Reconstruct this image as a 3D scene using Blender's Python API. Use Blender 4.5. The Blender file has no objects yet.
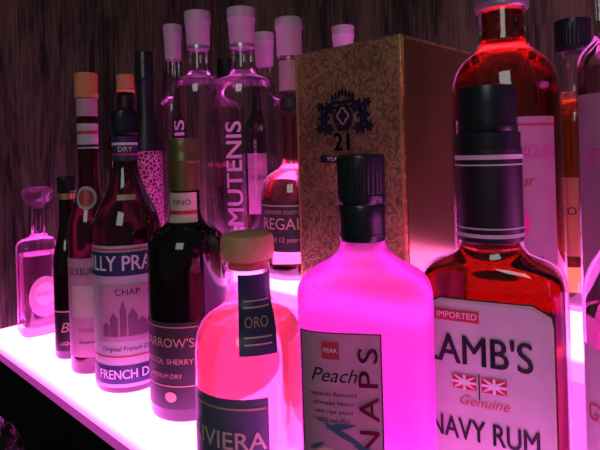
import bpy, bmesh, math, random
from mathutils import Vector, Matrix, noise as mnoise
random.seed(3)
sc=bpy.context.scene
sc.view_settings.view_transform='Standard'
sc.view_settings.look='None'
COL=sc.collection
# ---------------------------------------------------------------- materials
def newmat(name):
    m=bpy.data.materials.new(name); m.use_nodes=True
    nt=m.node_tree; nt.nodes.clear()
    o=nt.nodes.new('ShaderNodeOutputMaterial')
    return m,nt,o
def pbr(name,col,rough=.5,metal=0,trans=0,ior=1.45,coat=0,noise=0,nscale=60,bump=0,spec=.5):
    m,nt,o=newmat(name)
    p=nt.nodes.new('ShaderNodeBsdfPrincipled')
    p.inputs['Base Color'].default_value=(*col,1)
    p.inputs['Roughness'].default_value=rough
    p.inputs['Metallic'].default_value=metal
    p.inputs['Transmission Weight'].default_value=trans
    p.inputs['IOR'].default_value=ior
    p.inputs['Coat Weight'].default_value=coat
    p.inputs['Specular IOR Level'].default_value=spec
    if noise>0 or bump>0:
        tc=nt.nodes.new('ShaderNodeTexCoord')
        n=nt.nodes.new('ShaderNodeTexNoise'); n.inputs['Scale'].default_value=nscale
        n.inputs['Detail'].default_value=4
        nt.links.new(tc.outputs['Object'],n.inputs['Vector'])
        if noise>0:
            r=nt.nodes.new('ShaderNodeMixRGB'); r.blend_type='MULTIPLY'
            mr=nt.nodes.new('ShaderNodeMapRange'); mr.inputs[3].default_value=1-noise; mr.inputs[4].default_value=1+noise*.3
            nt.links.new(n.outputs['Fac'],mr.inputs[0])
            r.inputs[0].default_value=1; r.inputs[1].default_value=(*col,1)
            nt.links.new(mr.outputs[0],r.inputs[2]); nt.links.new(r.outputs[0],p.inputs['Base Color'])
        if bump>0:
            b=nt.nodes.new('ShaderNodeBump'); b.inputs['Strength'].default_value=bump; b.inputs['Distance'].default_value=.001
            nt.links.new(n.outputs['Fac'],b.inputs['Height']); nt.links.new(b.outputs[0],p.inputs['Normal'])
    nt.links.new(p.outputs[0],o.inputs[0])
    return m
def thin_glass(name,tint=(1,1,1),gl=.9,rough=.02,lo=.04,hi=.75):
    m,nt,o=newmat(name)
    t=nt.nodes.new('ShaderNodeBsdfTransparent'); t.inputs[0].default_value=(*tint,1)
    g=nt.nodes.new('ShaderNodeBsdfGlossy'); g.inputs['Roughness'].default_value=rough
    g.inputs[0].default_value=(gl,gl,gl,1)
    lw=nt.nodes.new('ShaderNodeLayerWeight'); lw.inputs[0].default_value=.28
    mp=nt.nodes.new('ShaderNodeMapRange'); mp.inputs[3].default_value=lo; mp.inputs[4].default_value=hi
    nt.links.new(lw.outputs['Fresnel'],mp.inputs[0])
    mx=nt.nodes.new('ShaderNodeMixShader')
    nt.links.new(mp.outputs[0],mx.inputs[0]); nt.links.new(t.outputs[0],mx.inputs[1]); nt.links.new(g.outputs[0],mx.inputs[2])
    nt.links.new(mx.outputs[0],o.inputs[0])
    return m
def liquid(name,col,rough=0.02,ior=1.36): return pbr(name,col,rough,0,1.0,ior)
def cloudy(name,col,f=.4,ior=1.36,tcol=None):
    m,nt,o=newmat(name)
    p=nt.nodes.new('ShaderNodeBsdfPrincipled'); p.inputs['Base Color'].default_value=(*col,1)
    p.inputs['Transmission Weight'].default_value=1; p.inputs['IOR'].default_value=ior; p.inputs['Roughness'].default_value=.05
    t=nt.nodes.new('ShaderNodeBsdfTranslucent'); t.inputs[0].default_value=(*(tcol or col),1)
    mx=nt.nodes.new('ShaderNodeMixShader'); mx.inputs[0].default_value=f
    nt.links.new(p.outputs[0],mx.inputs[1]); nt.links.new(t.outputs[0],mx.inputs[2]); nt.links.new(mx.outputs[0],o.inputs[0])
    return m
def emis(name,col,s,edge=None):
    m,nt,o=newmat(name)
    e=nt.nodes.new('ShaderNodeEmission')
    tc=nt.nodes.new('ShaderNodeTexCoord'); n=nt.nodes.new('ShaderNodeTexNoise'); n.inputs['Scale'].default_value=6
    mr=nt.nodes.new('ShaderNodeMapRange'); mr.inputs[3].default_value=s*.8; mr.inputs[4].default_value=s*1.2
    nt.links.new(tc.outputs['Object'],n.inputs['Vector']); nt.links.new(n.outputs['Fac'],mr.inputs[0])
    out=mr.outputs[0]
    if edge:   # LED panel is dimmer next to its front edge
        sx=nt.nodes.new('ShaderNodeSeparateXYZ'); nt.links.new(tc.outputs['Object'],sx.inputs[0])
        g=nt.nodes.new('ShaderNodeMapRange'); g.inputs[1].default_value=edge; g.inputs[2].default_value=edge+.012; g.inputs[3].default_value=.30; g.inputs[4].default_value=1
        g.interpolation_type='SMOOTHSTEP'
        nt.links.new(sx.outputs['Y'],g.inputs[0])
        mu=nt.nodes.new('ShaderNodeMath'); mu.operation='MULTIPLY'
        nt.links.new(out,mu.inputs[0]); nt.links.new(g.outputs[0],mu.inputs[1]); out=mu.outputs[0]
    nt.links.new(out,e.inputs['Strength'])
    e.inputs[0].default_value=(*col,1)
    nt.links.new(e.outputs[0],o.inputs[0]); return m
def frosted(name,col,tw=.65,rf=.45):
    m,nt,o=newmat(name)
    tc=nt.nodes.new('ShaderNodeTexCoord'); n=nt.nodes.new('ShaderNodeTexNoise'); n.inputs['Scale'].default_value=700
    b=nt.nodes.new('ShaderNodeBump'); b.inputs['Strength'].default_value=.8; b.inputs['Distance'].default_value=.001
    nt.links.new(tc.outputs['Object'],n.inputs['Vector']); nt.links.new(n.outputs['Fac'],b.inputs['Height'])
    d=nt.nodes.new('ShaderNodeBsdfDiffuse'); d.inputs[0].default_value=(*col,1)
    t=nt.nodes.new('ShaderNodeBsdfTranslucent'); t.inputs[0].default_value=(*col,1)
    g=nt.nodes.new('ShaderNodeBsdfGlossy'); g.inputs['Roughness'].default_value=.35
    r=nt.nodes.new('ShaderNodeBsdfRefraction'); r.inputs['Color'].default_value=(*col,1); r.inputs['Roughness'].default_value=.45; r.inputs['IOR'].default_value=1.15
    m1=nt.nodes.new('ShaderNodeMixShader'); m1.inputs[0].default_value=tw
    m2=nt.nodes.new('ShaderNodeMixShader'); m2.inputs[0].default_value=.06
    m3=nt.nodes.new('ShaderNodeMixShader'); m3.inputs[0].default_value=rf
    for x in (d,t,g): nt.links.new(b.outputs[0],x.inputs['Normal'])
    nt.links.new(d.outputs[0],m1.inputs[1]); nt.links.new(t.outputs[0],m1.inputs[2])
    nt.links.new(m1.outputs[0],m3.inputs[1]); nt.links.new(r.outputs[0],m3.inputs[2])
    nt.links.new(m3.outputs[0],m2.inputs[1]); nt.links.new(g.outputs[0],m2.inputs[2]); nt.links.new(m2.outputs[0],o.inputs[0])
    return m
M={}
M['glass']=thin_glass('clear_glass',(.96,.94,.96))
M['glass_pink']=thin_glass('pinkish_glass',(.95,.8,.92))
M['paper']=pbr('label_paper',(.54,.49,.51),.55,noise=.2,nscale=90)
M['paper_pink']=pbr('label_paper_pink',(.52,.29,.38),.55,noise=.2,nscale=70)
M['cream']=pbr('label_cream',(.62,.52,.42),.55,noise=.15)
M['black']=pbr('label_black',(.012,.01,.012),.4,noise=.2)
M['char']=pbr('label_charcoal',(.030,.028,.030),.5,noise=.3)
M['ink']=pbr('ink_dark',(.015,.012,.02),.5)
M['gold']=pbr('gold_foil',(.72,.5,.2),.35,metal=.8,noise=.2)
M['goldink']=pbr('gold_ink',(.55,.38,.24),.5,metal=.2)
M['white']=pbr('white_ink',(.75,.70,.74),.5)
M['blue']=pbr('label_blue',(.025,.035,.10),.45,noise=.2)
M['red']=pbr('label_red',(.5,.03,.06),.45)
M['maroon']=pbr('maroon_ink',(.20,.008,.05),.45)
M['mag']=pbr('magenta_ink',(.75,.04,.4),.5)
M['pinkink']=pbr('pink_print',(.80,.42,.70),.5)
M['capblack']=pbr('cap_black_plastic',(.010,.014,.016),.28,bump=.1,nscale=300)
M['caporange']=pbr('cap_orange',(.60,.26,.09),.45,noise=.2)
M['capwhite']=pbr('cap_pale_plastic',(.56,.38,.50),.4)
M['capgrey']=pbr('cap_silver',(.45,.42,.48),.3,metal=.7)
M['cork']=pbr('stopper_wood',(.62,.36,.18),.55,noise=.4,nscale=120,bump=.2)
M['foil']=pbr('foil_olive_gold',(.15,.125,.045),.4,metal=.5,noise=.3,nscale=80)
# ---------------------------------------------------------------- geometry helpers
def mesh(name,verts,faces,mat,parent=None,smooth=True):
    me=bpy.data.meshes.new(name); me.from_pydata(verts,[],faces); me.update()
    if smooth:
        for p in me.polygons: p.use_smooth=True
    ob=bpy.data.objects.new(name,me); COL.objects.link(ob)
    if mat: me.materials.append(mat)
    if parent: ob.parent=parent
    return ob
def sharp(ob,ang=35):
    me=ob.data
    bm=bmesh.new(); bm.from_mesh(me)
    bmesh.ops.recalc_face_normals(bm,faces=bm.faces)
    for e in bm.edges:
        if len(e.link_faces)==2 and e.calc_face_angle(0)>math.radians(ang): e.smooth=False
    bm.to_mesh(me); bm.free()
def bez(p0,p1,p2,p3,n=12):
    o=[]
    for i in range(1,n+1):
        t=i/n;u=1-t
        o.append(tuple(u**3*p0[j]+3*u*u*t*p1[j]+3*u*t*t*p2[j]+t**3*p3[j] for j in (0,1)))
    return o
class Bottle:
    """Lathed / super-elliptic bottle. Local -Y is the label side."""
    def __init__(s,name,X,Y,z0,R,hb,hs,rn,ht,k1=.55,k2=.45,k=1.0,n=2.0,off=0,lip=0,Rb=None,seg=64):
        s.R=R;s.rn=rn;s.k=k;s.n=n;s.seg=seg
        Rb=Rb or R
        p=[(Rb*.55,.004),(Rb*.8,.0008),(Rb-.004,.0),(Rb-.0012,.0016),(Rb,.005)]
        for i in range(1,9): p.append((Rb+(R-Rb)*i/8,.005+(hb-.005)*i/8))
        d=hs-hb
        p+=bez((R,hb),(R,hb+k1*d),(rn,hs-k2*d),(rn,hs),20)
        for i in range(1,5): p.append((rn,hs+(ht-hs)*i/4))
        if lip:
            p+= [(rn+lip,ht+.0005),(rn+lip,ht+.006),(rn,ht+.007)]
        s.pts=p
        e=bpy.data.objects.new(name,None); e.empty_display_size=.03; COL.objects.link(e)
        e.location=(X,Y,z0)
        a=math.atan2(-Y,-X)+math.pi/2+math.radians(off)
        e.rotation_euler=(0,0,a)
        s.e=e
    def rad(s,z):
        q=s.pts[2:]
        for i in range(len(q)-1):
            if q[i][1]<=z<=q[i+1][1]:
                dz=q[i+1][1]-q[i][1]
                t=0 if dz<1e-9 else (z-q[i][1])/dz
                return q[i][0]+(q[i+1][0]-q[i][0])*t
        return q[-1][0] if z>q[-1][1] else q[0][0]
    def kn(s,r):
        t=max(0,min(1,(r-s.rn)/max(1e-6,s.R-s.rn)))
        t=t**.7
        return 1+(s.k-1)*t, 2+(s.n-2)*t
    def ring(s,r,z,inset=0):
        k,n=s.kn(r); o=[]
        a=max(r-inset,.0005); b=max(r*k-inset,.0005)
        for i in range(s.seg):
            th=2*math.pi*i/s.seg; c=math.cos(th);d=math.sin(th)
            o.append((a*math.copysign(abs(c)**(2/n),c), b*math.copysign(abs(d)**(2/n),d), z))
        return o
    def lathe(s,name,pts,mat,inset=0,captop=True):
        V=[];F=[];g=s.seg
        for r,z in pts: V+=s.ring(r,z,inset)
        for j in range(len(pts)-1):
            for i in range(g):
                i2=(i+1)%g
                F.append((j*g+i,j*g+i2,(j+1)*g+i2,(j+1)*g+i))
        F.append(tuple(reversed(range(g))))
        if captop: F.append(tuple((len(pts)-1)*g+i for i in range(g)))
        ob=mesh(name,V,F,mat,s.e); sharp(ob,40); return ob
    def glass(s,mat): return s.lathe('glass_body',s.pts,mat)
    def liq(s,mat,level,inset=.0016,bottom=.005):
        pts=[(s.rad(bottom+.002)-.003,bottom)]
        zs=[bottom+.003]+[p[1] for p in s.pts if bottom+.004<p[1]<level-.0005]+[level]
        for z in zs: pts.append((s.rad(z),z))
        return s.lathe('liquid',pts,mat,inset)
    def surf(s,x,z,off):
        r=s.rad(z)
        if s.k>.98 and s.n<2.1:
            a=x/max(r,.001); return ((r+off)*math.sin(a),-(r+off)*math.cos(a),z)
        k,n=s.kn(r); b=r*k
        t=min(abs(x)/(r+off),.9999)
        return (x,-(b*(1-t**n)**(1/n)+off),z)
    def label(s,name,x0,x1,z0,z1,mat,off=.0005,nx=24,nz=10):
        V=[];F=[]
        for j in range(nz+1):
            for i in range(nx+1):
                V.append(s.surf(x0+(x1-x0)*i/nx,z0+(z1-z0)*j/nz,off))
        for j in range(nz):
            for i in range(nx):
                a=j*(nx+1)+i; F.append((a,a+1,a+nx+2,a+nx+1))
        return mesh(name,V,F,mat,s.e)
    def disc(s,name,cx,cz,rx,rz,mat,off=.0008,n=28,rings=4):
        V=[s.surf(cx,cz,off)];F=[]
        for q in range(1,rings+1):
            for i in range(n):
                t=2*math.pi*i/n; V.append(s.surf(cx+rx*q/rings*math.cos(t),cz+rz*q/rings*math.sin(t),off))
        for i in range(n): F.append((0,1+i,1+(i+1)%n))
        for q in range(rings-1):
            for i in range(n):
                a=1+q*n+i;b=1+q*n+(i+1)%n
                F.append((a,a+n,b+n,b))
        return mesh(name,V,F,mat,s.e)
    def text(s,name,body,cx,cz,size,mat,off=.001,vert=False,shear=0,width=None,bold=0,space=1):
        tm=textmesh(body,size,shear,width,bold,space)
        V=[]
        for v in tm[0]:
            x,y=v
            if vert: x,y=-y,x
            V.append(s.surf(cx+x,cz+y,off))
        return mesh(name,V,tm[1],mat,s.e,False)
    def band(s,name,z0,z1,mat,off=.0006,n=6):
        V=[];F=[];g=s.seg
        for j in range(n+1):
            z=z0+(z1-z0)*j/n
            V+=s.ring(s.rad(z),z,-off)
        for j in range(n):
            for i in range(g):
                i2=(i+1)%g; F.append((j*g+i,j*g+i2,(j+1)*g+i2,(j+1)*g+i))
        return mesh(name,V,F,mat,s.e)
    def cap(s,name,z0,z1,r,mat,knurl=True,taper=0,bev=.0015):
        lathe_free(name,[(r-.0005,z0),(r,z0+.0008),(r,z0+(z1-z0)*.18),(r-.0004,z0+(z1-z0)*.2),
            (r-.0004-taper*.5,z0+(z1-z0)*.6),(r-taper,z1-bev*1.5),(r-taper-bev*.4,z1-bev*.4),(r-taper-bev*1.4,z1)],mat,s.e,knurl_rows=(3,5) if knurl else None)
def textmesh(body,size,shear=0,width=None,bold=0,space=1):
    cu=bpy.data.curves.new('t','FONT'); cu.body=body; cu.size=size; cu.align_x='CENTER'; cu.align_y='CENTER'; cu.shear=shear
    cu.resolution_u=4; cu.space_character=space
    ob=bpy.data.objects.new('t',cu); COL.objects.link(ob)
    bpy.context.view_layer.update()
    dg=bpy.context.evaluated_depsgraph_get()
    me=bpy.data.meshes.new_from_object(ob.evaluated_get(dg))
    bm=bmesh.new(); bm.from_mesh(me)
    bmesh.ops.triangulate(bm,faces=bm.faces)
    # slice in a regular grid so the print can follow curved glass
    xs=[v.co.x for v in bm.verts]; ys=[v.co.y for v in bm.verts]
    if xs:
        step=max(size*.16,.002)
        for axis,lo,hi in ((0,min(xs),max(xs)),(1,min(ys),max(ys))):
            q=lo+step
            while q<hi:
                co=(q,0,0) if axis==0 else (0,q,0); no=(1,0,0) if axis==0 else (0,1,0)
                bmesh.ops.bisect_plane(bm,geom=bm.verts[:]+bm.edges[:]+bm.faces[:],plane_co=co,plane_no=no,dist=1e-7)
                q+=step
    bm.verts.ensure_lookup_table(); bm.verts.index_update()
    V=[(v.co.x,v.co.y) for v in bm.verts]; F=[tuple(v.index for v in f.verts) for f in bm.faces]
    bm.free(); bpy.data.objects.remove(ob); bpy.data.meshes.remove(me); bpy.data.curves.remove(cu)
    if width and V:
        w=max(v[0] for v in V)-min(v[0] for v in V); k=width/w
        V=[(v[0]*k,v[1]) for v in V]
    if bold:   # double-strike for heavier letters
        n=len(V); V2=list(V);F2=list(F)
        for i,(dx,dy) in enumerate([(bold,0),(-bold,0),(0,bold)]):
            V2+=[(a+dx,c+dy) for a,c in V]; F2+=[tuple(q+n*(i+1) for q in f) for f in F]
        V,F=V2,F2
    return V,F
def lathe_free(name,pts,mat,parent,seg=72,knurl_rows=None,depth=.0005):
    V=[];F=[]
    for j,(r,z) in enumerate(pts):
        for i in range(seg):
            rr=r
            if knurl_rows and knurl_rows[0]<=j<=knurl_rows[1] and i%2: rr=r-depth
            t=2*math.pi*i/seg; V.append((rr*math.cos(t),rr*math.sin(t),z))
    for j in range(len(pts)-1):
        for i in range(seg):
            i2=(i+1)%seg; F.append((j*seg+i,j*seg+i2,(j+1)*seg+i2,(j+1)*seg+i))
    F.append(tuple(reversed(range(seg)))); F.append(tuple((len(pts)-1)*seg+i for i in range(seg)))
    ob=mesh(name,V,F,mat,parent); sharp(ob,40); return ob
def box(name,x0,x1,y0,y1,z0,z1,mat,parent=None,bev=0):
    V=[(x,y,z) for z in (z0,z1) for y in (y0,y1) for x in (x0,x1)]
    F=[(0,2,3,1),(4,5,7,6),(0,1,5,4),(2,6,7,3),(0,4,6,2),(1,3,7,5)]
    ob=mesh(name,V,F,mat,parent,False)
    if bev:
        m=ob.modifiers.new('bev','BEVEL'); m.width=bev; m.segments=2
    return ob
# ---------------------------------------------------------------- room shell
def woodmat():
    m,nt,o=newmat('dark_wood_panel')
    p=nt.nodes.new('ShaderNodeBsdfPrincipled'); p.inputs['Roughness'].default_value=.6; p.inputs['Specular IOR Level'].default_value=.12
    tc=nt.nodes.new('ShaderNodeTexCoord'); mp=nt.nodes.new('ShaderNodeMapping'); mp.inputs['Scale'].default_value=(11,11,2.4); mp.inputs['Rotation'].default_value=(.30,.22,0)
    n=nt.nodes.new('ShaderNodeTexNoise'); n.inputs['Scale'].default_value=.9; n.inputs['Detail'].default_value=14; n.inputs['Roughness'].default_value=.62; n.inputs['Distortion'].default_value=2.2
    mp2=nt.nodes.new('ShaderNodeMapping'); mp2.inputs['Scale'].default_value=(330,330,16); mp2.inputs['Rotation'].default_value=(.12,.10,0)
    n2=nt.nodes.new('ShaderNodeTexNoise'); n2.inputs['Scale'].default_value=1; n2.inputs['Detail'].default_value=5
    cr=nt.nodes.new('ShaderNodeValToRGB')
    cr.color_ramp.elements[0].position=.34; cr.color_ramp.elements[0].color=(.010,.015,.007,1)
    cr.color_ramp.elements[1].position=.70; cr.color_ramp.elements[1].color=(.082,.092,.042,1)
    mx=nt.nodes.new('ShaderNodeMath'); mx.operation='MULTIPLY_ADD'; mx.inputs[1].default_value=.75
    nt.links.new(tc.outputs['Object'],mp.inputs[0]); nt.links.new(tc.outputs['Object'],mp2.inputs[0]); nt.links.new(mp.outputs[0],n.inputs[0]); nt.links.new(mp2.outputs[0],n2.inputs[0])
    sb=nt.nodes.new('ShaderNodeMath'); sb.operation='SUBTRACT'; sb.inputs[1].default_value=.5
    nt.links.new(n2.outputs['Fac'],sb.inputs[0]); nt.links.new(sb.outputs[0],mx.inputs[0]); nt.links.new(n.outputs['Fac'],mx.inputs[2])
    nt.links.new(mx.outputs[0],cr.inputs[0]); nt.links.new(cr.outputs[0],p.inputs['Base Color'])
    b=nt.nodes.new('ShaderNodeBump'); b.inputs['Strength'].default_value=.15; b.inputs['Distance'].default_value=.001
    nt.links.new(mx.outputs[0],b.inputs['Height']); nt.links.new(b.outputs[0],p.inputs['Normal'])
    nt.links.new(p.outputs[0],o.inputs[0]); return m
wood=woodmat()
dark=pbr('dark_counter',(.010,.010,.010),.8,noise=.4,nscale=30,spec=.15)
WX=-.895; WB=.70; TY=.383; TZ=.11; FY=.227
box('wall_left',WX-.03,WX,-.5,WB+.03,-.12,1.1,wood)
box('wall_back',WX,.9,WB,WB+.03,-.12,1.1,wood)
box('counter',WX,.9,-.5,FY-.004,-.12,-.045,dark)
glow=emis('lit_acrylic_top',(1,.13,.80),8.2,edge=FY)
glowt=emis('lit_acrylic_upper',(1,.15,.80),6.8,edge=TY)
glow2=emis('lit_acrylic_riser',(1,.07,.60),2.6)
glow3=emis('acrylic_front_edge',(.8,.08,.60),.5)
sh=bpy.data.objects.new('lit_bar_shelf',None); COL.objects.link(sh)
box('front_trim',WX,.9,FY-.004,FY,-.045,-.006,dark,sh)
box('front_acrylic_edge',WX,.9,FY-.0035,FY,-.006,-.0002,glow3,sh)
box('lower_tier',WX,.9,FY,TY,-.045,0,glow,sh)
box('upper_tier_riser',WX,.9,TY,WB,-.045,TZ-.012,glow2,sh)
box('upper_tier_top',WX,.9,TY,WB,TZ-.012,TZ,glowt,sh)
# ---------------------------------------------------------------- FRONT SHELF
# decanter
b=Bottle('glass_decanter',-.837,.300,0,.030,.125,.152,.010,.185,k1=.8,k2=.6,k=1,n=5,off=12,lip=.006)
b.glass(M['glass_pink']); b.liq(cloudy('liquor_pale',(.66,.48,.56),.12),.118,inset=.004,bottom=.012)
lathe_free('glass_stopper',[(.008,.186),(.009,.192),(.016,.196),(.021,.204),(.022,.212),(.018,.217),(.010,.219)],cloudy('stopper_glass',(.75,.55,.68),.15,1.45),b.e,seg=40)
b.disc('round_label',0,.058,.022,.030,M['paper_pink'],off=.0008)
b.disc('round_label_inner',0,.062,.014,.017,M['paper'],off=.0012)
b.text('label_text','SELECT',0,.062,.008,M['mag'],off=.0016)
# slim dark bottle
dkwine=pbr('dark_bottle_glass',(.010,.003,.006),.06,trans=.15,ior=1.5,coat=.5)
b=Bottle('slim_liqueur_bottle',-.700,.287,0,.0185,.12,.195,.0095,.232,k1=.35,k2=.6)
b.glass(dkwine); b.cap('cap',.216,.237,.0115,M['capblack'])
b.band('neck_ring',.207,.215,M['gold'])
b.label('label',-.024,.024,.012,.062,M['black']); b.text('label_script','Bar',0,.042,.018,M['goldink'],shear=.3)
b.text('label_text','LIQUEUR',0,.022,.006,M['goldink'])
b.band('label_rule',.062,.064,M['goldink'])
# tall fortified wine bottle w orange cap
b=Bottle('fortified_wine_bottle',-.638,.290,0,.0265,.165,.240,.0118,.335,k1=.5,k2=.5)
b.glass(pbr('ruby_bottle_glass',(.06,.004,.016),.05,trans=.5,ior=1.45,coat=.5))
b.cap('cap',.335,.366,.0138,M['caporange'])
b.band('neck_foil',.312,.334,M['paper_pink']); b.band('neck_label',.272,.303,M['paper']); b.band('neck_band',.290,.294,M['red'],off=.0009); b.band('neck_band_b',.274,.277,M['ink'],off=.0009)
b.label('label',-.045,.034,.022,.140,M['paper_pink'])
b.text('label_title',"COCKBURN'S",-.012,.124,.012,M['ink'],width=.05); b.label('label_picture',-.026,.020,.07,.108,M['cream'],off=.0009)
b.text('label_text','COCKTAIL',0,.054,.007,M['red']); b.text('label_text2','Reserve Ruby',0,.040,.006,M['ink'])
b.disc('medallion',-.004,.212,.012,.014,M['paper'],off=.001); b.disc('medallion_core',-.004,.212,.0085,.0105,M['red'],off=.0014)
# vermouth
b=Bottle('vermouth_bottle',-.566,.301,0,.0385,.172,.262,.0135,.300,k1=.40,k2=.52)
b.glass(pbr('vermouth_glass',(.035,.004,.012),.04,trans=.45,ior=1.45,coat=.6))
b.cap('cap',.286,.314,.0150,pbr('cap_blueblack',(.012,.022,.032),.3,metal=.4))
b.band('neck_label_base',.256,.284,M['blue']); b.band('neck_rule',.274,.277,M['white'],off=.0009); b.band('neck_rule2',.262,.2645,M['red'],off=.0009)
b.text('neck_text','DRY',0,.269,.008,M['white'],off=.0012)
b.label('shoulder_mark',-.010,.010,.212,.218,M['goldink'],off=.0008)
b.label('label',-.078,.044,.008,.163,M['paper'],nx=40)
b.label('label_band_top',-.078,.044,.130,.156,M['blue'],off=.0009,nx=40)
b.text('label_title','NOILLY PRAT',-.020,.1430,.0235,M['white'],off=.0014,width=.112,bold=.0003)
b.label('label_band_rule',-.078,.044,.158,.160,M['red'],off=.0009,nx=40)
b.label('label_picture',-.036,.026,.058,.120,M['paper_pink'],off=.0009)
b.text('label_cap','CHAP',-.002,.112,.010,M['ink'],off=.0014)
towers=pbr('etching_ink',(.24,.11,.18),.5,noise=.5,nscale=400)
for i,(px,ph,w_) in enumerate([(-.026,.014,.004),(-.017,.024,.0045),(-.007,.036,.0035),(.003,.028,.005),(.013,.018,.0055),(.021,.010,.004)]):
    b.label(f'picture_building_{i}',px-w_,px+w_,.064,.064+ph*.8,towers,off=.0013,nx=3,nz=3)
    V=[b.surf(px-w_,.064+ph*.8,.0013),b.surf(px+w_,.064+ph*.8,.0013),b.surf(px,.064+ph*1.1,.0013)]
    mesh(f'picture_roof_{i}',V,[(0,1,2)],towers,b.e)
b.text('label_text','Original French Dry',-.004,.050,.007,M['ink'],shear=.2)
b.label('label_line',-.060,.040,.041,.0425,M['red'],off=.0010)
b.label('label_band_low',-.078,.044,.012,.032,M['blue'],off=.0009,nx=40)
b.text('label_foot','FRENCH DRY',-.002,.022,.014,M['white'],off=.0014,width=.070,bold=.0002)
# sherry
b=Bottle('sherry_bottle',-.462,.312,0,.0405,.158,.205,.0150,.262,k1=.75,k2=.55)
b.glass(pbr('brown_black_glass',(.005,.003,.005),.07,trans=.06,ior=1.5,coat=.3))
b.cap('cap',.252,.277,.0163,M['foil'],knurl=False)
b.band('neck_foil',.224,.254,M['foil'],off=.0010)
b.label('neck_label',-.020,.012,.192,.222,M['cream'],off=.0008)
b.label('neck_label_band',-.020,.012,.200,.204,M['red'],off=.0012); b.text('neck_text','FINO',-.004,.212,.008,M['ink'],off=.0012)
b.label('label',-.062,.012,.014,.098,M['char'])
b.text('label_title',"HARROW'S",-.027,.078,.0125,M['goldink'],width=.062); b.text('label_text','BRISTOL SHERRY',-.026,.060,.0075,M['goldink'],width=.058)
b.text('label_text2','MEDIUM DRY',-.026,.046,.006,M['goldink']); b.label('label_line',-.050,.008,.036,.037,M['goldink'],off=.0010)
b.disc('label_crest',-.020,.026,.006,.005,M['goldink'],off=.001)
b.label('label_line_top',-.058,.008,.093,.094,M['goldink'],off=.0010)
# round tequila bottle with wooden stopper
b=Bottle('tequila_bottle',-.322,.275,0,.0445,.100,.152,.0175,.168,k1=.85,k2=.5,off=0,lip=.003)
b.glass(M['glass_pink']); b.liq(cloudy('tequila_rose',(1,.62,.44),.34,tcol=(1,.62,.44)),.130)
lathe_free('wood_stopper',[(.0155,.168),(.0165,.174),(.0205,.176),(.0215,.180),(.0215,.191),(.0200,.195),(.016,.1965)],M['cork'],b.e,seg=48)
b.label('label',-.058,.012,.008,.082,pbr('label_slate',(.10,.10,.17),.45,noise=.25)); b.text('label_title','RIVIERA',-.023,.051,.018,M['cream'],width=.064,off=.0013,bold=.0002)
b.text('label_text','TEQUILA REPOSADO',-.022,.032,.007,M['goldink'],width=.056)
b.label('label_line',-.054,.010,.074,.0755,M['goldink'],off=.0010)
b.label('neck_label',-.008,.020,.113,.166,M['blue'],off=.0012,nz=14); b.text('neck_text','ORO',.005,.133,.008,M['goldink'],off=.0018)
for i in range(4): b.label(f'neck_label_line_{i}',-.004,.016,.120+.0045*i+(.012 if i>1 else 0),.121+.0045*i+(.012 if i>1 else 0),M['goldink'],off=.0017,nz=2)
# peach schnapps – frosted flask
b=Bottle('peach_schnapps_bottle',-.190,.254,0,.0402,.174,.209,.0130,.228,k1=.55,k2=.62,k=.52,n=3.6,off=-4,Rb=.039)
b.glass(frosted('frosted_pink_glass',(1,.42,.93),.82,.5))
b.cap('neck_sleeve',.206,.2285,.0142,M['capblack'],knurl=False); b.cap('cap',.228,.2575,.0147,M['capblack'])
film=pbr('printed_film_label',(.60,.24,.40),.45,noise=.25,nscale=120)
Lx0,Lx1,Lz=-.0372,.0100,.156
b.label('label',Lx0,Lx1,.006,Lz,film,off=.0006,nx=30)
b.label('label_edge_r',Lx1-.0005,Lx1+.0002,.006,Lz,M['ink'],off=.0009,nx=2); b.label('label_edge_l',Lx0,Lx0+.0006,.006,Lz,M['ink'],off=.0009,nx=2)
b.label('label_edge_t',Lx0,Lx1,Lz-.0004,Lz+.0003,M['ink'],off=.0009)
b.label('label_logo',-.024,-.014,.141,.151,M['red'],off=.0011,nx=4,nz=4); b.text('logo_text','PEAK',-.019,.146,.0036,M['white'],off=.0015)
b.text('label_flavour','Peach',-.018,.1315,.0115,M['ink'],off=.0012,shear=.35)
for i in range(4): b.text(f'label_small_{i}',['naturally flavoured','schnapps liqueur','with ripe peach','20% vol 70cl'][i],-.018,.121-i*.005,.0036,M['ink'],off=.0012)
b.text('label_vertical','SCHNAPS',.0030,.092,.0160,M['maroon'],off=.0012,vert=True,width=.112,space=1.35,bold=.0002)
b.disc('peach_print',-.022,.076,.0125,.014,pbr('peach_pale_ink',(.85,.42,.45),.5),off=.0010); b.disc('peach_print_half',-.012,.070,.009,.010,pbr('peach_ink',(.85,.30,.25),.5),off=.0013)
def leaf(bt,name,cx,cz,L,W,ang,mat,off=.0016):
    V=[];F=[];n=10
    for i in range(n+1):
        t=i/n; w=W*math.sin(math.pi*t)**.8*(1-.4*t); x=L*(t-.5)
        for s_ in (-1,1):
            px=x*math.cos(ang)-s_*w*math.sin(ang); pz=x*math.sin(ang)+s_*w*math.cos(ang)
            V.append(bt.surf(cx+px,cz+pz,off))
    for i in range(n): F.append((2*i,2*i+2,2*i+3,2*i+1))
    mesh(name,V,F,mat,bt.e)
tealc=pbr('leaf_ink',(.05,.10,.16),.5)
leaf(b,'hummingbird_body',-.012,.098,.028,.0022,-.5,tealc); leaf(b,'hummingbird_wing',-.014,.103,.018,.0022,.15,tealc); leaf(b,'hummingbird_tail',.000,.091,.016,.0016,-.25,tealc)
leaf(b,'hummingbird_beak',-.026,.106,.010,.0006,-.3,tealc)
leaf(b,'leaf_print',-.028,.091,.010,.0016,.5,tealc)
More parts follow.
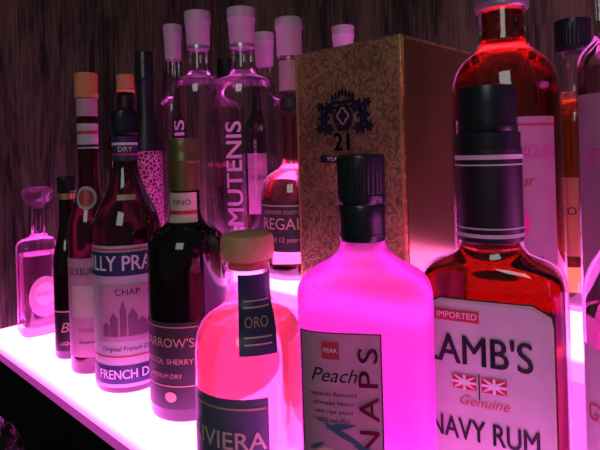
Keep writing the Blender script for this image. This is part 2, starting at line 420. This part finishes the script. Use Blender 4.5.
# dark rum flask
b=Bottle('dark_rum_bottle',-.149,.342,0,.0465,.166,.198,.0205,.262,k1=.72,k2=.6,k=.56,n=4.0,off=-7)
b.glass(M['glass']); b.liq(liquid('dark_rum',(.15,.020,.010)),.194,inset=.0022)
b.cap('cap',.268,.300,.0192,M['capblack'])
b.band('cap_collar',.256,.269,M['capblack'],off=.0002)
b.band('neck_sleeve',.198,.258,M['black'],off=.0007); b.band('neck_rule_t',.2515,.2545,M['paper'],off=.0011); b.band('neck_rule_t2',.2475,.2485,M['paper'],off=.0011); b.band('neck_rule_b',.201,.2035,M['paper'],off=.0011); b.band('neck_rule_b2',.2065,.2075,M['paper'],off=.0011)
def shield(bt,name,x0,x1,z0,z1,mat,off,cut=.008):
    V=[];F=[];nx=28;nz=24
    for j in range(nz+1):
        tz=j/nz; z=z0+(z1-z0)*tz
        ins=0
        dt=z1-z
        if dt<cut: ins=cut-math.sqrt(max(0,cut*cut-(cut-dt)**2))
        db=z-z0
        if db<cut: ins=max(ins,cut-math.sqrt(max(0,cut*cut-(cut-db)**2)))
        for i in range(nx+1): V.append(bt.surf(x0+ins+(x1-x0-2*ins)*i/nx,z,off))
    for j in range(nz):
        for i in range(nx):
            a=j*(nx+1)+i; F.append((a,a+1,a+nx+2,a+nx+1))
    return mesh(name,V,F,mat,bt.e)
shield(b,'label_border',-.0420,.0385,.008,.1630,M['ink'],.0007,.012)
shield(b,'label_gold',-.0410,.0375,.009,.1620,M['cream'],.0010,.0115)
shield(b,'label',-.0397,.0362,.0105,.1607,M['paper'],.0013,.011)
b.label('label_ribbon',-.033,-.005,.1480,.1555,M['red'],off=.0017); b.text('ribbon_text','IMPORTED',-.019,.15175,.0056,M['white'],off=.0021,width=.025)
b.text('label_title',"LAMB'S",-.008,.1290,.0265,M['ink'],off=.0018,width=.066,bold=.0004)
b.label('flag_pole',-.0064,-.0056,.100,.116,M['ink'],off=.0018,nx=2)
for sx in (-1,1):
    cx=-.006+sx*.0090
    b.label('flag_red',cx-.0075,cx+.0075,.105,.1145,M['red'],off=.0018,nx=6,nz=4)
    leaf(b,'flag_cross_a',cx,.10975,.0165,.0011,.55,M['white'],.0021); leaf(b,'flag_cross_b',cx,.10975,.0165,.0011,-.55,M['white'],.0021)
    b.label('flag_bar_h',cx-.0075,cx+.0075,.1090,.1105,M['white'],off=.0023,nx=6,nz=2); b.label('flag_bar_v',cx-.0008,cx+.0008,.105,.1145,M['white'],off=.0023,nx=2,nz=4)
b.text('label_script','Genuine',-.004,.098,.009,M['red'],off=.0018,shear=.35)
b.text('label_title2','NAVY RUM',-.005,.0785,.0195,M['ink'],off=.0018,width=.066,bold=.0003)
for i in range(3): b.text(f'label_small_{i}',['A blend of dark Demerara rums','matured in oak casks','40% alc./vol.   750 ml'][i],0,.056-.009*i,.0055,M['ink'],off=.0018)
# clear bottle at the right-hand end
b=Bottle('liqueur_bottle',-.058,.333,0,.0320,.170,.225,.013,.27,off=-10)
b.glass(M['glass_pink']); b.liq(liquid('liquor_rose',(.50,.18,.32)),.165); b.cap('cap',.262,.290,.0150,M['capblack'])
b.label('label',-.034,.034,.045,.150,M['paper']); b.text('label_script','Gran Licor',0,.115,.014,M['red'],shear=.3); b.label('label_band',-.034,.034,.06,.075,M['red'],off=.0009)
# ---------------------------------------------------------------- UPPER TIER
vod=liquid('clear_spirit',(.98,.86,.96))
def vodka(name,X,Y,R,H,text,shoulder=.62,off=0,cap='capwhite',rn=.0145,cs=1.0):
    b=Bottle(name,X,Y,TZ,R,H*shoulder,H*(shoulder+.13),rn*cs,H*.86,k1=.85,k2=.75,off=off)
    b.glass(M['glass']); b.liq(vod,H*(shoulder+.08),inset=.003,bottom=.014)
    lathe_free('tall_cap',[(r*cs,z) for r,z in [(.0150,H*.845),(.0165,H*.85),(.0175,H*.92),(.0185,H*.95),(.0192,H*.955),(.0192,H*.962),(.0186,H*.966),(.0196,H*.99),(.0186,H*.998),(.0160,H)]],M[cap],b.e,seg=48)
    b.band('cap_ring',H*.845,H*.858,M['capgrey'],off=.0022)
    if text:
        b.text('side_text',text,-.004,H*.36,.029,M['pinkink'],off=.0015,vert=True,width=H*.38,bold=.0005)
    return b
b=vodka('vodka_bottle',-.537,.460,.0430,.346,'MUTENIS',.66,off=-12)
b.text('fine_text','PREMIUM SPIRIT DRINK 70cl 37.5%',.022,.13,.005,M['white'],vert=True)
vodka('vodka_bottle',-.636,.460,.0405,.362,'MUTENIS',.66,off=-40)
vodka('vodka_bottle',-.706,.462,.0245,.356,None,.60,off=30,rn=.013,cs=.75)
vodka('vodka_bottle',-.603,.562,.0345,.340,None,.62,rn=.013,cs=.85)
# patterned bottle with dark cap
def crackle():
    m,nt,o=newmat('crackled_pink_glass')
    p=nt.nodes.new('ShaderNodeBsdfPrincipled'); p.inputs['Roughness'].default_value=.25
    tc=nt.nodes.new('ShaderNodeTexCoord'); v=nt.nodes.new('ShaderNodeTexVoronoi'); v.feature='DISTANCE_TO_EDGE'; v.inputs['Scale'].default_value=170
    cr=nt.nodes.new('ShaderNodeValToRGB'); cr.color_ramp.elements[0].position=.03; cr.color_ramp.elements[0].color=(.60,.22,.38,1)
    cr.color_ramp.elements[1].position=.16; cr.color_ramp.elements[1].color=(.10,.02,.05,1)
    nt.links.new(tc.outputs['Object'],v.inputs['Vector']); nt.links.new(v.outputs['Distance'],cr.inputs[0]); nt.links.new(cr.outputs[0],p.inputs['Base Color'])
    nt.links.new(p.outputs[0],o.inputs[0]); return m
b=Bottle('patterned_liqueur_bottle',-.704,.410,TZ,.0225,.15,.225,.012,.29,k1=.6,k2=.5)
b.glass(crackle()); b.cap('cap',.262,.307,.0140,M['capblack'],knurl=False); b.band('neck_sleeve',.158,.263,M['black'])
# whisky, orange cap
b=Bottle('whisky_bottle',-.838,.450,TZ,.031,.175,.225,.013,.262,k1=.6,k2=.5)
b.glass(pbr('amber_glass',(.04,.012,.01),.05,trans=.4,ior=1.45)); b.cap('cap',.262,.293,.0150,M['caporange']); b.band('neck_label',.235,.256,M['black'])
b.label('label',-.028,.028,.05,.15,M['cream']); b.text('label_text','WHISKY',0,.11,.012,M['ink'])
# dark bottle far back
b=Bottle('brandy_bottle',-.704,.565,TZ,.031,.18,.235,.013,.285,k1=.6,k2=.5)
b.glass(dkwine); b.cap('cap',.28,.314,.0155,M['capblack']); b.label('label',-.028,.028,.05,.15,M['paper_pink']); b.text('label_text','BRANDY',0,.11,.011,M['ink'])
# dome shouldered blended whisky with dark label, pale tall cap
b=Bottle('blended_whisky_bottle',-.449,.461,TZ,.0405,.088,.142,.0135,.285,k1=.95,k2=.45,off=-12)
b.glass(M['glass']); b.liq(liquid('whisky_copper',(.80,.36,.32)),.195,inset=.0022)
lathe_free('tall_cap',[(.0150,.268),(.0158,.27),(.0158,.300),(.0172,.302),(.0172,.312),(.0155,.315)],M['capwhite'],b.e,seg=48)
b.band('neck_band',.225,.262,M['paper_pink']); b.band('neck_band_dark',.205,.215,M['char'])
b.label('label',-.046,.040,.034,.093,M['char'],off=.0006); b.text('label_title','REGAL',-.008,.066,.019,M['goldink'],off=.0012,width=.052)
b.text('label_text','aged 12 years',-.006,.048,.008,M['goldink'],off=.0012); b.label('label_line',-.044,.038,.087,.0885,M['goldink'],off=.001); b.text('label_text2','BLENDED SCOTCH',-.006,.080,.006,M['goldink'],off=.0012)
vodka('vodka_bottle',-.495,.627,.030,.340,None,.62,rn=.013,cs=.9)
# big red bottle
b=Bottle('red_liqueur_bottle',-.176,.440,TZ,.0440,.185,.245,.0190,.275,k1=.85,k2=.45,off=-3)
b.glass(M['glass']); b.liq(liquid('red_liquor',(.66,.06,.022)),.262,inset=.0022)
b.cap('cap',.264,.294,.0215,M['capgrey'])
b.label('label',-.043,.042,.048,.172,pbr('label_dusty_rose',(.46,.24,.33),.55,noise=.25,nscale=50)); b.label('label_line_t',-.043,.042,.165,.1665,M['red'],off=.001)
b.text('label_title','ORCHARD HOUSE',.004,.144,.016,M['mag'],off=.0013,width=.070); b.text('label_text','liqueur',.004,.123,.013,M['red'],shear=.3)
b.disc('label_crest',.004,.09,.014,.016,M['mag'],off=.0012); b.text('label_foot','SLOE BERRY',.004,.062,.009,M['ink'])
# orange whisky bottle
b=Bottle('scotch_bottle',-.146,.528,TZ,.028,.165,.205,.013,.25,k1=.7,k2=.5)
b.glass(M['glass']); b.liq(liquid('scotch_orange',(.75,.28,.04)),.19); b.cap('cap',.235,.265,.0155,M['capblack'])
b.label('label',-.027,.027,.05,.12,M['gold']); b.text('label_text','SCOTCH',0,.09,.010,M['ink'])
# pale bottle right end
b=Bottle('gin_bottle',-.091,.432,TZ,.0265,.20,.235,.013,.28,k1=.7,k2=.5)
b.glass(M['glass']); b.liq(liquid('gin_pink',(.60,.30,.42)),.205); b.cap('cap',.27,.30,.0155,M['capblack'])
b.label('label',-.030,.028,.03,.185,pbr('label_mauve',(.34,.20,.26),.55,noise=.2)); b.text('label_script','Gordon',0,.14,.014,M['mag'],shear=.3)
# ---------------------------------------------------------------- gold whisky carton
def cartonmat():
    m,nt,o=newmat('embossed_gold_carton')
    p=nt.nodes.new('ShaderNodeBsdfPrincipled'); p.inputs['Roughness'].default_value=.30; p.inputs['Metallic'].default_value=.75
    tc=nt.nodes.new('ShaderNodeTexCoord')
    w=nt.nodes.new('ShaderNodeTexNoise'); w.inputs['Scale'].default_value=75; w.inputs['Detail'].default_value=2; w.inputs['Distortion'].default_value=3.5
    n=nt.nodes.new('ShaderNodeTexNoise'); n.inputs['Scale'].default_value=8
    cr=nt.nodes.new('ShaderNodeValToRGB'); cr.color_ramp.elements[0].position=.44; cr.color_ramp.elements[0].color=(.36,.27,.11,1)
    cr.color_ramp.elements[1].position=.56; cr.color_ramp.elements[1].color=(.72,.54,.25,1)
    mul=nt.nodes.new('ShaderNodeMixRGB'); mul.blend_type='MULTIPLY'; mul.inputs[0].default_value=.8
    rr=nt.nodes.new('ShaderNodeMapRange'); rr.inputs[1].default_value=.35; rr.inputs[2].default_value=.65; rr.inputs[3].default_value=.40; rr.inputs[4].default_value=1.15
    nt.links.new(tc.outputs['Object'],w.inputs['Vector']); nt.links.new(tc.outputs['Object'],n.inputs['Vector'])
    nt.links.new(w.outputs['Fac'],cr.inputs[0]); nt.links.new(n.outputs['Fac'],rr.inputs[0])
    nt.links.new(cr.outputs[0],mul.inputs[1]); nt.links.new(rr.outputs[0],mul.inputs[2]); nt.links.new(mul.outputs[0],p.inputs['Base Color'])
    b=nt.nodes.new('ShaderNodeBump'); b.inputs['Strength'].default_value=.5; b.inputs['Distance'].default_value=.0015
    nt.links.new(w.outputs['Fac'],b.inputs['Height']); nt.links.new(b.outputs[0],p.inputs['Normal'])
    nt.links.new(p.outputs[0],o.inputs[0]); return m
cb=bpy.data.objects.new('whisky_gift_carton',None); COL.objects.link(cb); cb.location=(-.334,.502,TZ)
W=.069;D=.080;Hc=.259
box('carton_body',-W,W,-D,D,0,Hc,cartonmat(),cb,bev=.0015)
side=pbr('carton_side_bronze',(.40,.28,.14),.18,metal=.9,noise=.3,nscale=18)
box('side_panel',W+.0002,W+.0008,-D+.004,D-.004,.004,Hc-.004,side,cb)
for nm,x in (('edge_l',-W+.001),('edge_r',W-.003)): box(nm,x,x+.0022,-D-.0008,-D-.0002,.002,Hc-.002,M['gold'],cb)
def flat(name,body,x,z,size,mat,width=None,y=-D-.0018,bold=0):
    V,F=textmesh(body,size,0,width,bold); mesh(name,[(x+a,y,z+c) for a,c in V],F,mat,cb,False)
def fdisc(name,x,z,rx,rz,mat,y,n=32,star=0,k=8):
    V=[(x,y,z)]+[(x+rx*(1+star*math.cos(k*t))*math.cos(t),y,z+rz*(1+star*math.cos(k*t))*math.sin(t)) for t in [2*math.pi*i/n for i in range(n)]]
    mesh(name,V,[(0,1+i,1+(i+1)%n) for i in range(n)],mat,cb,False)
navy=pbr('navy_print',(.006,.010,.018),.5,spec=.2)
cx=-.002;cz=.184;K=1.12
for sx in (-1,1):
    for i,(dx,dz,rx,rz) in enumerate([(.016,.010,.007,.006),(.023,.001,.006,.007),(.019,-.010,.007,.005),(.027,.012,.0045,.0038),(.029,-.009,.004,.005)]):
        fdisc(f'crest_mantling_{i}',cx+sx*dx*K,cz+dz*K,rx*K,rz*K,navy,-D-.0006,60,.25,6)
fdisc('crest_shield',cx,cz,.0125,.0145,navy,-D-.0009,72,.05,6)
fdisc('crest_shield_inlay',cx,cz+.002,.0075,.0085,M['gold'],-D-.0011,40,.12,4); fdisc('crest_shield_core',cx,cz+.002,.0052,.0062,navy,-D-.0013,40,.2,4)
for i in range(7): fdisc(f'crest_crown_{i}',cx-.0135+.0045*i,cz+.021+.002*(3-abs(i-3)),.0019,.0045,navy,-D-.0008)
box('crest_crown_base',cx-.015,cx+.015,-D-.0010,-D-.0006,cz+.0145,cz+.018,navy,cb)
flat('age_number','21',cx,cz-.026,.026,navy,bold=.0006)
box('crest_ribbon',cx-.032,cx+.032,-D-.0012,-D-.0006,cz-.046,cz-.039,navy,cb)
flat('age_text','YEARS OLD',cx,cz-.0425,.006,M['cream'],width=.046)
# ---------------------------------------------------------------- crumpled clear plastic on the counter
bm=bmesh.new(); bmesh.ops.create_icosphere(bm,subdivisions=4,radius=1)
random.seed(11)
for v in bm.verts:
    c=v.co.copy(); q=.72+abs(mnoise.noise(c*2.1+Vector((5,1,2))))*.35+random.uniform(-.035,.035)
    v.co=Vector((c.x*.038*q,c.y*.038*q,c.z*.058*q))
zmin=min(v.co.z for v in bm.verts)
for v in bm.verts: v.co.z-=zmin
me=bpy.data.meshes.new('crumpled_plastic_wrap'); bm.to_mesh(me); bm.free()
me.materials.append(thin_glass('cling_film',(.86,.86,.88),.45,.18,.04,.35))
ob=bpy.data.objects.new('crumpled_plastic_wrap',me); COL.objects.link(ob); ob.location=(-.483,.124,-.0448)
# ---------------------------------------------------------------- lights
w=bpy.data.worlds.new('world'); sc.world=w; w.use_nodes=True
w.node_tree.nodes['Background'].inputs[0].default_value=(.68,.70,.70,1); w.node_tree.nodes['Background'].inputs[1].default_value=.05
def area(name,loc,tgt,size,power,col):
    l=bpy.data.lights.new(name,'AREA'); l.energy=power; l.size=size[0]; l.shape='RECTANGLE'; l.size_y=size[1]; l.color=col
    o=bpy.data.objects.new(name,l); COL.objects.link(o); o.location=loc
    o.rotation_euler=(Vector(tgt)-Vector(loc)).to_track_quat('-Z','Y').to_euler()
area('window_daylight',(.6,-1.3,1.2),(-.5,.4,.2),(.8,1.0),7.5,(.94,1,.96))
# ---------------------------------------------------------------- camera
cam=bpy.data.cameras.new('camera'); co=bpy.data.objects.new('camera',cam); COL.objects.link(co); sc.camera=co
yaw=math.radians(46.6); th=math.atan(.03)
fw=Vector((-math.cos(yaw),math.sin(yaw),0)); rt=Vector((math.sin(yaw),math.cos(yaw),0)); up=Vector((0,0,1))
iu=up*math.cos(th)+rt*math.sin(th); ir=rt*math.cos(th)-up*math.sin(th)
co.matrix_world=Matrix(((ir.x,iu.x,-fw.x,0),(ir.y,iu.y,-fw.y,0),(ir.z,iu.z,-fw.z,.26),(0,0,0,1)))
cam.sensor_width=36; cam.lens=520/600*36; cam.shift_y=-73/600; cam.clip_start=.01
